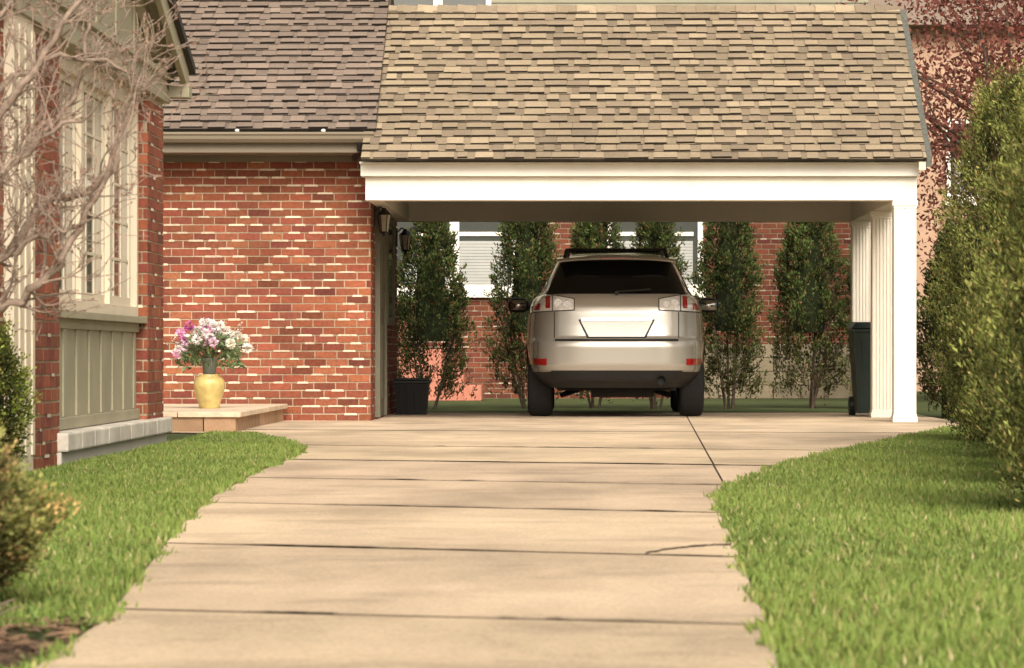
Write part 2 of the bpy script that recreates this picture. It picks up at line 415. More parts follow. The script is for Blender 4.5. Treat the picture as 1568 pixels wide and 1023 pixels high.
while x<3.2:
    w=.20; t=r.uniform(.75,1.15); c=tuple(q*t for q in r.choice(PAL_R))
    a,b=x,min(x+w+.05,3.28)
    mb.hexa([(a,yr-.13,zr-.075),(b,yr-.13,zr-.075),(b,yr,zr+.0),(a,yr,zr+.0),(a,yr-.14,zr-.055),(b,yr-.14,zr-.067),(b,yr,zr+.018),(a,yr,zr+.036)],c,0,tuple(q*.15 for q in c))
    mb.hexa([(a,yr,zr),(b,yr,zr),(b,yr+.14,zr-.075),(a,yr+.14,zr-.075),(a,yr,zr+.036),(b,yr,zr+.018),(b,yr+.14,zr-.06),(a,yr+.14,zr-.05)],c,0,tuple(q*.15 for q in c))
    x+=w
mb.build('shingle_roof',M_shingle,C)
mb=MB()
mb.hexa([(3.20,31.72,2.36),(3.262,31.72,2.36),(3.262,yr,zr-.10),(3.20,yr,zr-.10),(3.20,31.72,2.44),(3.262,31.72,2.44),(3.262,yr,zr-.01),(3.20,yr,zr-.01)])
mb.hexa([(3.27,31.9,2.40),(3.34,31.9,2.40),(3.34,yr+.05,zr-.10),(3.27,yr+.05,zr-.10),(3.27,31.9,2.50),(3.34,31.9,2.50),(3.34,yr+.05,zr-.01),(3.27,yr+.05,zr-.01)],(1,1,1),1)
M_slate=mat('grey_shingle_edge',(.11,.11,.095),.9,.3,30,bump=.5)
mb.build('rake_edge',[M_cream,M_slate],C)

# ------------------------------------------------------------------ near left house with gabled bay
B=empty('brick_house')
mb=MB()
brick_wall(mb,(-3.0,15.4,0),(0,1,0),(1,0,0),9.2,0.,.06,seed=40,smear=0)
brick_wall(mb,(-2.97,23.72,0),(0,1,0),(1,0,0),.88,.0,2.46,seed=41,smear=.2)
brick_wall(mb,(-2.97,18.62,0),(0,1,0),(1,0,0),1.02,.0,2.46,seed=42,smear=.2)
brick_wall(mb,(-3.3,18.62,0),(1,0,0),(0,-1,0),.33,.0,2.46,seed=43,smear=.2)
brick_wall(mb,(-3.0,15.4,0),(0,1,0),(1,0,0),2.5,.0,2.46,seed=44,smear=.2)
brick_wall(mb,(-3.1,23.72,0),(1,0,0),(0,-1,0),.13,.0,2.46,seed=45,smear=.2)
brick_wall(mb,(-8,15.4,0),(1,0,0),(0,-1,0),5.0,.0,2.46,seed=46,smear=.2)
mb.build('brick_walls',M_brick,B)
mb=MB()
mb.poly([(-8,24.6,0),(-2.97,24.6,0),(-2.97,24.6,2.6),(-8,24.6,2.6)])
mb.build('end_wall',M_olive,B)
mb=MB()
mb.box((-3.2,19.64,.20),(-3.05,23.72,.86))
y=19.75
while y<23.6:
    mb.box((-3.05,y,.272),(-3.036,y+.10,.798)); y+=.54
mb.box((-3.05,19.64,.80),(-3.025,23.72,.86)); mb.box((-3.05,19.64,.20),(-3.02,23.72,.27))
mb.box((-3.10,19.62,.86),(-2.97,23.74,.905))
mb.box((-3.2,15.2,2.46),(-2.93,24.72,2.62)); mb.box((-3.0,15.2,2.62),(-2.90,24.74,2.66))
ap=(20.0,3.98)
mb.poly([(-2.98,15.3,2.62),(-2.98,24.7,2.62),(-2.98,ap[0],ap[1]-.05)])
for y in np.arange(15.8,24.5,.9):
    zt=2.62+(1.30)*(1-abs(y-ap[0])/4.75)
    mb.box((-2.98,y,2.66),(-2.965,y+.06,zt-.02))
for sgn in (-1,1):
    ye=ap[0]+sgn*4.78; ze=2.60
    def Pz(x,t,h): return (x,ap[0]+(ye-ap[0])*t,ap[1]+(ze-ap[1])*t+h)
    mb.hexa([Pz(-2.84,0,-.05),Pz(-2.80,0,-.05),Pz(-2.80,1,-.05),Pz(-2.84,1,-.05),Pz(-2.84,0,.10),Pz(-2.80,0,.10),Pz(-2.80,1,.10),Pz(-2.84,1,.10)])
    mb.hexa([Pz(-2.97,0,-.10),Pz(-2.93,0,-.10),Pz(-2.93,1,-.10),Pz(-2.97,1,-.10),Pz(-2.97,0,.05),Pz(-2.93,0,.05),Pz(-2.93,1,.05),Pz(-2.97,1,.05)])
    mb.hexa([Pz(-2.98,0,.06),Pz(-2.81,0,.06),Pz(-2.81,1,.06),Pz(-2.98,1,.06),Pz(-2.98,0,.09),Pz(-2.81,0,.09),Pz(-2.81,1,.09),Pz(-2.98,1,.09)])
mb.box((-3.0,24.62,2.50),(-2.78,24.80,2.60))
mb.build('panels_and_trim',M_olive,B,bevel=.004)
mb=MB()
for sgn in (-1,1):
    ye=ap[0]+sgn*4.86; ze=2.58
    mb.hexa([(-8,ap[0],ap[1]+.10),(-2.76,ap[0],ap[1]+.10),(-2.76,ye,ze+.10),(-8,ye,ze+.10),(-8,ap[0],ap[1]+.16),(-2.76,ap[0],ap[1]+.16),(-2.76,ye,ze+.16),(-8,ye,ze+.16)],(.05,.045,.04))
mb.build('roof',M_shingle,B)
mb=MB()
mb.box((-3.2,17.9,0),(-2.95,18.6,2.46)); 
for y in (17.9,18.1,18.3,18.52): mb.box((-2.95,y,0.1),(-2.94,y+.08,2.40))
y0,y1,z0,z1=19.66,23.70,.905,2.46
mb.box((-3.10,y0,z0),(-3.03,y0+.10,z1)); mb.box((-3.10,y1-.08,z0),(-3.03,y1,z1)); mb.box((-3.10,y0+.1,z1-.12),(-3.03,y1-.08,z1)); mb.box((-3.10,y0+.1,z0),(-3.03,y1-.08,z0+.07))
U=(y1-y0-.18)/3
for i in range(3):
    a=y0+.10+i*U; b=a+U
    if i: mb.box((-3.10,a-.05,z0+.07),(-3.035,a+.05,z1-.12))
    mb.box((-3.09,a+.05,z0+.07),(-3.068,a+.10,z1-.12)); mb.box((-3.09,b-.10,z0+.07),(-3.068,b-.05,z1-.12))
    mb.box((-3.09,a+.10,z0+.07),(-3.068,b-.10,z0+.13)); mb.box((-3.09,a+.10,z1-.17),(-3.068,b-.10,z1-.12))
    for k in (1,2):
        yy=a+.10+(U-.20)*k/3; mb.box((-3.085,yy-.018,z0+.13),(-3.076,yy+.018,z1-.17))
    for k in range(1,5):
        zz=z0+.13+(z1-z0-.30)*k/5; mb.box((-3.082,a+.10,zz-.010),(-3.0765,b-.10,zz+.010))
mb.build('window_frame',M_cream,B,bevel=.002)
mb=MB(); mb.box((-3.12,y0+.02,z0),(-3.084,y1-.02,z1-.02)); mb.build('window_glass',M_glassl,B)
mb=MB()
y=19.55
r=random.Random(4)
while y<24.6:
    b=min(y+r.uniform(.5,.8),24.62); mb.box((-3.2,y+.004,.085),(-2.90,b-.004,.195)); y=b
mb.build('stone_ledge',M_stone,B,bevel=.012)
mb=MB(); mb.box((-3.2,19.55,-.02),(-2.94,24.6,.083)); mb.build('foundation',M_soffit,B)

# ------------------------------------------------------------------ stone step + flower pot
S=empty('stone_step'); mb=MB(); r=random.Random(9)
x=-4.3
while x<-2.78:
    w=min(r.uniform(.26,.4),-2.78-x); 
    if -2.78-(x+w)<.1:w=-2.78-x
    t=r.uniform(.8,1.2); mb.box((x+.005,28.03,0.0),(x+w-.005,28.2,.128),(.36*t,.23*t,.14*t)); x+=w
y=28.2
while y<32.6:
    w=min(r.uniform(.4,.6),32.6-y); t=r.uniform(.8,1.2); mb.box((-3.0,y+.005,0.0),(-2.78,y+w-.005,.128),(.36*t,.23*t,.14*t)); y+=w
mb.box((-4.3,28.2,0.0),(-3.0,32.6,.12),(.2,.15,.1))
mb.build('riser_blocks',M_block,S,bevel=.008)
mb=MB()
for i in range(3):
    for j in range(7):
        t=r.uniform(.9,1.1); mb.box((-4.3+i*.52+.003,28.0+j*.66+.003,.13),(-4.3+(i+1)*.52-.003,28.0+(j+1)*.66-.003,.175),(.64*t,.51*t,.37*t))
mb.build('slab_top',M_block,S,bevel=.006)

F=empty('flower_pot',(-3.19,29.8,.175))
M_pot=mat('yellow_glazed_ceramic',(.50,.38,.14),.4,.12,9,coat=.2,scale2=14)
M_neck=mat('green_glazed_ceramic',(.10,.11,.085),.4,.15,9)
mb=MB(); mb.lathe([(.0,0),(.085,0),(.09,.012),(.10,.06),(.125,.13),(.137,.19),(.135,.235),(.118,.268),(.09,.285),(.096,.298),(.085,.30),(.07,.28),(.0,.27)],0,0)
mb.build('pot',M_pot,F,smooth=True)
mb=MB(); mb.lathe([(.0,.27),(.05,.28),(.055,.31),(.06,.36),(.072,.42),(.078,.44),(.068,.44),(.05,.40)],0,0); mb.build('vase_neck',M_neck,F,smooth=True)
n=700; a=rng.uniform(0,2*np.pi,n); rr_=rng.random(n)**.6*.27; hh=rng.random(n)
pos=np.stack([rr_*np.cos(a),rr_*.8*np.sin(a),.42+hh*.24-(rr_*.30)],1); d=np.stack([np.cos(a)*.7,np.sin(a)*.7,rng.normal(.3,.6,n)],1)
Cc=np.array([.13,.18,.08])*(.6+rng.random((n,1))*1.2); leafmesh('leaves',pos,d,.05+.04*rng.random(n),.024,Cc,M_leaf,F,seed=5)
P_=[];D_=[];Cs=[]
for k in range(46):
    a=rng.uniform(0,2*np.pi); e=rng.uniform(.0,1.5); q=rng.uniform(.75,1.12)
    c=np.array([.33*q*math.cos(e)*math.cos(a),.22*q*math.cos(e)*math.sin(a),.46+.27*q*math.sin(e)])
    col=[(.88,.50,.70),(.90,.84,.82),(.88,.66,.78),(.55,.14,.36)][rng.choice(4,p=[.3,.42,.2,.08])]
    if c[0]>.08: col=[(.88,.84,.72),(.90,.88,.80)][k%2]
    m_=44; dd=rng.normal(size=(m_,3)); dd/=np.linalg.norm(dd,axis=1,keepdims=True)
    P_.append(c+dd*.016); D_.append(dd); Cs.append(np.array(col)*(.82+.25*rng.random((m_,1))))
leafmesh('blossoms',np.concatenate(P_),np.concatenate(D_),.036,.030,np.concatenate(Cs),M_leaf,F,seed=6)
sp=[]
for k in range(18):
    a=rng.uniform(0,6.28); l=rng.uniform(.24,.46); x,y=math.cos(a)*l,math.sin(a)*l*.6; z=.48+rng.uniform(0,.30)
    sp.append([((0,0,.4),.004),((x*.5,y*.5,.4+(z-.4)*.7),.003),((x,y,z),.002)])
curves('stems',sp,M_bark,F)
P_=[];D_=[]
for s_ in sp:
    e=np.array(s_[2][0]); m_=10; P_.append(e+rng.normal(0,.02,(m_,3))); D_.append(rng.normal(size=(m_,3)))
P_=np.concatenate(P_); leafmesh('sprigs',P_,np.concatenate(D_),.022,.014,np.array([.62,.50,.42])*(.6+.6*rng.random((len(P_),1))),M_leaf,F,seed=8)

# ------------------------------------------------------------------ bins
T=empty('trash_can',(3.13,35.35,GZ)); M_can=mat('green_plastic',(.020,.032,.027),.45,.15,6)
mb=MB()
w0,w1,d0,d1=.22,.27,.26,.33
mb.hexa([(-w0,-d0,.03),(w0,-d0,.03),(w0,d0,.03),(-w0,d0,.03),(-w1,-d1,.90),(w1,-d1,.90),(w1,d1,.90),(-w1,d1,.90)])
mb.box((-.285,-.345,.86),(.285,.345,.90)); 
mb.hexa([(-.29,-.36,.905),(.29,-.36,.905),(.29,.36,.905),(-.29,.36,.905),(-.24,-.28,.965),(.24,-.28,.965),(.24,.30,.975),(-.24,.30,.975)])
mb.hexa([(-.15,-.272,.25),(.15,-.272,.25),(.15,-.25,.25),(-.15,-.25,.25),(-.19,-.335,.78),(.19,-.335,.78),(.19,-.30,.78),(-.19,-.30,.78)])
mb.cyl((-.27,.36,.93),(.27,.36,.93),.018); mb.cyl((-.27,.27,.10),(-.20,.27,.10),.10); mb.cyl((.20,.27,.10),(.27,.27,.10),.10)
mb.build('bin_body_and_lid',M_can,T,bevel=.012)
T=empty('recycling_bin',(-1.72,36.1,GZ)); M_blk=mat('black_plastic',(.012,.012,.013),.4,.15,6)
mb=MB()
mb.hexa([(-.15,-.2,.0),(.15,-.2,.0),(.15,.2,.0),(-.15,.2,.0),(-.18,-.25,.33),(.18,-.25,.33),(.18,.25,.33),(-.18,.25,.33)])
mb.box((-.195,-.265,.33),(.195,.265,.36)); mb.box((-.18,-.24,.36),(.18,.24,.385)); 
for x in (-.12,-.04,.04,.12): mb.hexa([(x-.008,-.213,.03),(x+.008,-.213,.03),(x+.008,-.2,.03),(x-.008,-.2,.03),(x-.008,-.258,.32),(x+.008,-.258,.32),(x+.008,-.24,.32),(x-.008,-.24,.32)])
mb.build('bin_body_and_lid',M_blk,T,bevel=.008)

# ------------------------------------------------------------------ car
def car():
    E=empty('parked_car',(.42,34.1,GZ))
    K_z=[.30,.38,.46,.53,.62,.72,.775,.80,.92,1.05,1.12,1.20,1.235,1.25,1.30,1.38,1.50,1.58,1.62,1.65,1.67,1.68]
    K_w=[.74,.84,.90,.918,.925,.928,.926,.918,.915,.90,.885,.85,.81,.785,.75,.715,.655,.61,.575,.52,.42,.25]
    K_r=[.18,.08,.03,.0,.0,.0,.015,.06,.085,.10,.115,.15,.18,.20,.23,.30,.43,.52,.60,.72,.9,1.2]
    K_f=[4.55,4.66,4.70,4.73,4.73,4.71,4.69,4.68,4.62,4.3,3.75,3.55,3.45,3.42,3.3,3.12,2.85,2.65,2.5,2.35,2.15,1.8]
    n=5.
    def k(z):
        return (np.interp(z,K_z,K_w),np.interp(z,K_z,K_r),np.interp(z,K_z,K_f))
    def ks(z):
        o=np.zeros(3)
        for dz,g in ((-.012,.25),(0,.5),(.012,.25)): o+=g*np.array(k(min(max(z+dz,.30),1.68)))
        return o
    def rear(x,z):
        w,r,f=ks(z); yc=(r+f)/2;L=(f-r)/2; t=min(abs(x)/w,.9995)
        return yc-L*(1-t**n)**(1/n)
    def side(y,z):
        w,r,f=ks(z); yc=(r+f)/2;L=(f-r)/2; t=min(abs(y-yc)/L,.999)
        return w*(1-t**n)**(1/n)
    paint=mat('champagne_paint',(.44,.415,.37),.27,.01,2,metal=.45,coat=.8,spec=.5)
    black=mat('black_trim',(.018,.018,.018),.5,.1,9)
    glass=mat('privacy_glass',(.003,.003,.0035),.03,.1,2,spec=.28,coat=.0)
    chrome=mat('chrome',(.75,.74,.72),.12,.03,3,metal=1.)
    lens=mat('clear_lens',(.80,.77,.75),.10,.2,40,spec=.9,coat=1.,metal=.15)
    red=mat('red_lens',(.34,.012,.012),.15,.15,30,spec=.8,coat=1.)
    plate=mat('licence_plate_paint',(.95,.94,.92),.35,.02,5,spec=.5)
    rubber=mat('tyre_rubber',(.016,.015,.015),.85,.2,30,bump=.3)
    under=mat('underbody',(.012,.012,.012),.9,.3,10)
    zs=sorted(set(list(np.linspace(.30,1.68,93))+[.46])); seg=200
    v=[];f=[];mi=[]
    for z in zs:
        w,r,ff=ks(z); yc=(r+ff)/2;L=(ff-r)/2
        for i in range(seg):
            a=2*math.pi*i/seg; c,s=math.cos(a),math.sin(a); q=(abs(c)**n+abs(s)**n)**(-1/n)
            v.append((w*c*q,yc+L*s*q,z))
    for j in range(len(zs)-1):
        for i in range(seg):
            i2=(i+1)%seg; f.append((j*seg+i,j*seg+i2,(j+1)*seg+i2,(j+1)*seg+i)); mi.append(1 if zs[j]<.455 else 0)
    f.append(tuple(range(seg))[::-1]); mi.append(1); f.append(tuple((len(zs)-1)*seg+i for i in range(seg))); mi.append(0)
    me=bpy.data.meshes.new('body'); me.from_pydata(v,[],f); me.materials.append(paint); me.materials.append(black)
    me.polygons.foreach_set('material_index',mi); me.polygons.foreach_set('use_smooth',[True]*len(f)); me.update()
    body=bpy.data.objects.new('body',me); link(body,E)
    bm=bmesh.new()
    for yy in (.98,3.70):
        for sx in (-1,1):
            mtx=Matrix.Translation((sx*.86,yy,.34))@Matrix.Rotation(math.pi/2,4,'Y')
            bmesh.ops.create_cone(bm,cap_ends=True,segments=48,radius1=.41,radius2=.41,depth=.48,matrix=mtx)
    cm=bpy.data.meshes.new('cut'); bm.to_mesh(cm); bm.free(); cm.materials.append(black); cut=bpy.data.objects.new('cut',cm); link(cut,E)
    md=body.modifiers.new('wells','BOOLEAN'); md.operation='DIFFERENCE'; md.object=cut; md.solver='EXACT'
    bpy.context.view_layer.update()
    dg=bpy.context.evaluated_depsgraph_get(); nm=bpy.data.meshes.new_from_object(body.evaluated_get(dg)); body.modifiers.clear(); body.data=nm; bpy.data.objects.remove(cut)
    def patch(name,z0,z1,xl,xr,m,off=.004,nz=10,nx=24,mirror=False):
        mb=MB()
        for sx in ((1,-1) if mirror else (1,)):
            G=[[None]*(nx+1) for _ in range(nz+1)]
            for j in range(nz+1):
                vv=j/nz
                for i in range(nx+1):
                    u=i/nx
                    a=xl(vv) if callable(xl) else xl; b=xr(vv) if callable(xr) else xr
                    x=a+(b-a)*u
                    za=z0(u) if callable(z0) else z0; zb=z1(u) if callable(z1) else z1
                    z=za+(zb-za)*vv
                    G[j][i]=(sx*x,rear(x,z)-off,z)
            for j in range(nz):
                for i in range(nx):
                    q=[G[j][i],G[j][i+1],G[j+1][i+1],G[j+1][i]]
                    mb.poly(q if sx>0 else q[::-1])
            loop=[G[0][i] for i in range(nx+1)]+[G[j][nx] for j in range(1,nz+1)]+[G[nz][i] for i in range(nx-1,-1,-1)]+[G[j][0] for j in range(nz-1,-1,-1)]
            for a,b in zip(loop[:-1],loop[1:]):
                mb.poly([a,(a[0],a[1]+off+.01,a[2]),(b[0],b[1]+off+.01,b[2]),b])
        o=mb.build(name,m,E); 
        bm=bmesh.new(); bm.from_mesh(o.data); bmesh.ops.remove_doubles(bm,verts=bm.verts,dist=1e-5); bmesh.ops.recalc_face_normals(bm,faces=bm.faces); bm.to_mesh(o.data); bm.free()
        o.data.polygons.foreach_set('use_smooth',[True]*len(o.data.polygons))
        md=o.modifiers.new('es','EDGE_SPLIT'); md.split_angle=R(40)
        return o
    patch('rear_window',1.245,1.59,lambda v:-(.735-.155*v),lambda v:(.735-.155*v),glass,off=.006,nz=14,nx=40)
    patch('tail_lamp',lambda u:1.085-.02*u,lambda u:1.19+.05*min(1,u*1.6),.43,lambda v:.872-.035*v,lens,off=.010,mirror=True)
    patch('tail_lamp_red',lambda u:1.10,lambda u:1.225,.665,.715,red,off=.0135,mirror=True,nx=6)
    patch('tail_lamp_red_outer',lambda u:1.085,lambda u:1.15,.77,.85,red,off=.0135,mirror=True,nx=8)
    patch('tail_lamp_divider',lambda u:1.07,lambda u:1.235,.640,.650,black,off=.0135,mirror=True,nx=4)
    patch('lamp_bezel',lambda u:1.075-.02*u,lambda u:1.198+.05*min(1,u*1.6),.42,lambda v:.880-.035*v,black,off=.005,mirror=True)
    mb=MB()
    for sx in (-1,1):
        for x,z,rr in ((.50,1.135,.038),(.585,1.15,.042)):
            y=rear(x,z); mb.cyl((sx*x,y-.022,z),(sx*x,y-.005,z),rr,seg=24,mi=0); mb.cyl((sx*x,y-.024,z),(sx*x,y-.021,z),rr*.7,seg=24,mi=1)
    mb.build('lamp_reflectors',[chrome,lens],E)
    patch('plate_recess',.798,.985,lambda v:-(.295+.09*v),lambda v:(.295+.09*v),black,off=.003)
    patch('licence_plate',.812,.970,lambda v:-(.278+.082*v),lambda v:(.278+.082*v),plate,off=.012)
    patch('tailgate_handle',.974,1.0,-.355,.355,chrome,off=.028)
    patch('bumper_cover',lambda u:.475,lambda u:.765,-.80,.80,paint,off=.022,nz=20,nx=50)
    patch('reflector',lambda u:.525+.01*u,lambda u:.592,.70,.885,red,off=.030,mirror=True)
    patch('bumper_step_pad',.770,.790,-.62,.62,black,off=.016)
    patch('tailgate_seam',.80,1.06,.62,.628,black,off=.002,mirror=True,nx=2)
    patch('valance',.36,.47,-.66,.66,black,off=.018,nx=40)
    mb=MB()
    pr=[(.36,1.592),(.35,1.606),(.40,1.628),(.62,1.648),(.62,1.60)]
    xs=np.linspace(-.60,.60,25)
    for a,b in zip(xs[:-1],xs[1:]):
        for (p,q) in zip(pr,pr[1:]+pr[:1]):
            cv=lambda x:(abs(x)/.6)**3*.10; zd=lambda x:-(abs(x)/.6)**2.5*.028
            mb.poly([(a,p[0]+cv(a),p[1]+zd(a)),(b,p[0]+cv(b),p[1]+zd(b)),(b,q[0]+cv(b),q[1]+zd(b)),(a,q[0]+cv(a),q[1]+zd(a))])
    mb.build('roof_spoiler',paint,E)
    mb=MB(); mb.box((-.17,.343,1.598),(.17,.36,1.608)); mb.build('high_brake_lamp',red,E)
    mb=MB()
    for sx in (-1,1):
        mb.cyl((sx*.50,.75,1.70),(sx*.49,2.5,1.715),.016,seg=10); mb.cyl((sx*.50,.75,1.70),(sx*.52,.62,1.62),.02,seg=10); mb.cyl((sx*.49,2.5,1.715),(sx*.50,2.6,1.64),.02,seg=10)
    mb.cyl((-.5,.95,1.712),(.5,.95,1.712),.012,seg=8); mb.cyl((-.5,2.0,1.72),(.5,2.0,1.72),.012,seg=8)
    mb.build('roof_rack',black,E)
    mb=MB(); mb.cyl((0,rear(0,1.26)-.03,1.265),(.34,rear(.34,1.275)-.03,1.29),.008,seg=8); mb.cyl((0,rear(0,1.25)-.03,1.25),(0,rear(0,1.25)+.02,1.25),.022,seg=12); mb.build('rear_wiper',black,E)
    mb=MB()
    for sx in (-1,1):
        ny,nz=36,8
        G=[[None]*(ny+1) for _ in range(nz+1)]
        for j in range(nz+1):
            z=1.255+(1.56-1.255)*j/nz
            ya=.62+.35*j/nz; yb=3.05-.55*j/nz
            for i in range(ny+1):
                y=ya+(yb-ya)*i/ny; G[j][i]=(sx*(side(y,z)+.004),y,z)
        for j in range(nz):
            for i in range(ny): mb.poly([G[j][i],G[j][i+1],G[j+1][i+1],G[j+1][i]])
    mb.build('side_windows',glass,E)
    mb=MB()
    for sx in (-1,1):
        c=Vector((sx*1.03,2.95,1.17)); k0=len(mb.v); 
        for a in range(13):
            th=math.pi*a/12
            for b in range(20):
                ph=2*math.pi*b/20
                f_=lambda t:math.copysign(abs(t)**.7,t)
                mb.v.append((c.x+.115*f_(math.sin(th)*math.cos(ph)),c.y+.07*f_(math.cos(th)),c.z+.082*f_(math.sin(th)*math.sin(ph)))); mb.c.append((1,1,1,1))
        for a in range(12):
            for b in range(20):
                b2=(b+1)%20; mb.f.append((k0+a*20+b,k0+a*20+b2,k0+(a+1)*20+b2,k0+(a+1)*20+b)); mb.m.append(0)
        mb.cyl((sx*.84,3.0,1.14),(sx*.98,2.98,1.15),.03,seg=10)
        mb.box((c.x-.09,c.y-.078,c.z-.055),(c.x+.09,c.y-.066,c.z+.055),mi=1)
    mb.build('side_mirrors',[black,chrome],E,smooth=True)
    for yy in (.98,3.70):
        for sx in (-1,1):
            mb=MB(); x0=sx*.90; x1=sx*.645
            pr=[(x1,.22),(x1,.31),(x1+sx*.02,.35),(x1+sx*.05,.362),(x0-sx*.05,.362),(x0-sx*.02,.35),(x0,.31),(x0,.235)]
            s_=40
            k0=len(mb.v)
            for (x,rr) in pr:
                for i in range(s_):
                    a=2*math.pi*i/s_; mb.v.append((x,yy+rr*math.cos(a),.362+rr*math.sin(a))); mb.c.append((1,1,1,1))
            for q in range(len(pr)-1):
                for i in range(s_):
                    j=(i+1)%s_; mb.f.append((k0+q*s_+i,k0+q*s_+j,k0+(q+1)*s_+j,k0+(q+1)*s_+i)); mb.m.append(0)
            mb.cyl((x1+sx*.02,yy,.362),(x1+sx*.05,yy,.362),.24,seg=32,mi=1)
            mb.cyl((x0-sx*.06,yy,.362),(x0-sx*.05,yy,.362),.235,seg=32,mi=1)
            for s5 in range(5):
                a=2*math.pi*s5/5; mb.cyl((x0-sx*.035,yy,.362),(x0-sx*.025,yy+.22*math.cos(a),.362+.22*math.sin(a)),.03,.022,seg=8,mi=2)
            mb.cyl((x0-sx*.04,yy,.362),(x0-sx*.01,yy,.362),.045,seg=16,mi=2)
            mb.build('wheel',[rubber,under,chrome],E)
    mb=MB()
    mb.box((-.60,.35,.27),(.60,4.3,.33)); mb.cyl((-.62,1.0,.33),(.62,1.0,.33),.035,seg=10); mb.cyl((-.25,.55,.30),(.38,.55,.30),.10,seg=20)
    mb.cyl((-.55,.9,.22),(-.3,1.3,.30),.03,seg=8); mb.cyl((.55,.9,.22),(.3,1.3,.30),.03,seg=8); mb.box((-.1,.8,.21),(.12,1.2,.30))
    mb.build('underbody',under,E)
    mb=MB(); mb.cyl((.445,-.02,.375),(.445,.5,.34),.045,seg=24,caps=False)
    mb.cyl((.445,.04,.372),(.445,.05,.372),.044,seg=24,mi=1)
    mb.build('exhaust_pipe',[chrome,under],E)
car()

# ------------------------------------------------------------------ neighbour's house behind
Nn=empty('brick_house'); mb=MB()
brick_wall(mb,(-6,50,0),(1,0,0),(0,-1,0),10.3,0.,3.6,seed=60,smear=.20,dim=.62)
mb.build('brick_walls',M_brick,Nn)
mb=MB(); 
z=3.6
while z<6.6: 
    mb.poly([(-6,50.0,z),(4.3,50.0,z),(4.3,50.02,z+.2),(-6,50.02,z+.2)]); mb.poly([(-6,50.0,z),(4.3,50.0,z),(4.3,50.02,z),(-6,50.02,z)]); z+=.2
mb.poly([(4.3,50,0),(4.3,60,0),(4.3,60,6.6),(4.3,50,6.6)])
M_sid=mat('tan_siding',(.28,.26,.19),.7,.1,2)
mb.build('upper_siding',M_sid,Nn)
mb=MB(); mb.hexa([(-6.4,49.6,6.55),(4.7,49.6,6.55),(4.7,60.4,6.55),(-6.4,60.4,6.55),(-6.4,54.9,9.2),(4.7,54.9,9.2),(4.7,55.1,9.2),(-6.4,55.1,9.2)],PAL_L[0]); mb.build('roof',M_shingle,Nn)
M_blind=mat('blind_slats',(.34,.34,.32),.6,.1,3)
def window(x0,x1,z0,z1,y,par,n=2):
    mb=MB(); g=MB()
    mb.box((x0-.12,y-.08,z0-.14),(x1+.12,y,z0-.02)); mb.box((x0-.08,y-.05,z0),(x0,y,z1)); mb.box((x1,y-.05,z0),(x1+.08,y,z1)); mb.box((x0-.06,y-.05,z1),(x1+.06,y,z1+.08))
    mb.box((x0,y-.045,z0-.02),(x1,y,z0+.05))
    w=(x1-x0)/n
    for i in range(n):
        a=x0+i*w
        if i: mb.box((a-.07,y-.055,z0+.05),(a+.07,y,z1))
        mb.box((a+.06,y-.035,(z0+z1)/2-.03),(a+w-.06,y,(z0+z1)/2+.03))
        for k in range(14):
            zz=z0+.06+k*.045; g.poly([(a+.07,y-.02,zz),(a+w-.07,y-.02,zz),(a+w-.07,y-.012,zz+.042),(a+.07,y-.012,zz+.042)],(.6,.6,.58),1)
    g.poly([(x0,y-.010,z0),(x1,y-.010,z0),(x1,y-.010,z1),(x0,y-.010,z1)],(1,1,1),0)
    mb.build('window_frame',M_white,par,bevel=.004); g.build('window_panes',[M_glass,M_blind],par)
window(-2.6,-.92,1.62,3.2,49.985,Nn); window(.55,1.80,1.62,3.2,49.985,Nn); window(-2.7,-1.3,5.0,6.2,49.985,Nn)
mb=MB(); r=random.Random(12)
for k in range(4):
    x=1.7-(.2 if k%2 else 0)
    while x<4.4:
        t=r.uniform(.75,1.15); mb.box((x+.004,49.8,.2*k+.003),(x+.395,49.97,.2*k+.197),(.22*t,.18*t,.12*t)); x+=.4
mb.build('block_foundation',M_block,Nn,bevel=.006)
GS=MB()
GS.box((-2.45,47.6,0),(-1.85,48.4,.72),(.50,.20,.14)); GS.box((-1.85,47.6,0),(-1.55,48.4,.45),(.48,.19,.13)); GS.box((-1.55,47.6,0),(-1.3,48.4,.22),(.48,.19,.13))
GS.build('garden_steps',M_block,None,bevel=.01)
P2=empty('peach_house'); mb=MB(); M_peach=mat('peach_stucco',(.46,.30,.21),.9,.1,3,bump=.3,bscale=20)
mb.box((5.2,60,0),(14,70,6.4)); mb.build('walls',M_peach,P2)
mb=MB(); mb.hexa([(4.8,59.5,6.4),(14.4,59.5,6.4),(14.4,70.5,6.4),(4.8,70.5,6.4),(4.8,64.9,9.5),(14.4,64.9,9.5),(14.4,65.1,9.5),(4.8,65.1,9.5)],PAL_L[0]); mb.build('roof',M_shingle,P2)
window(6.6,7.4,3.4,4.7,59.97,P2,1); window(8.9,9.8,3.6,5.0,59.97,P2,1)

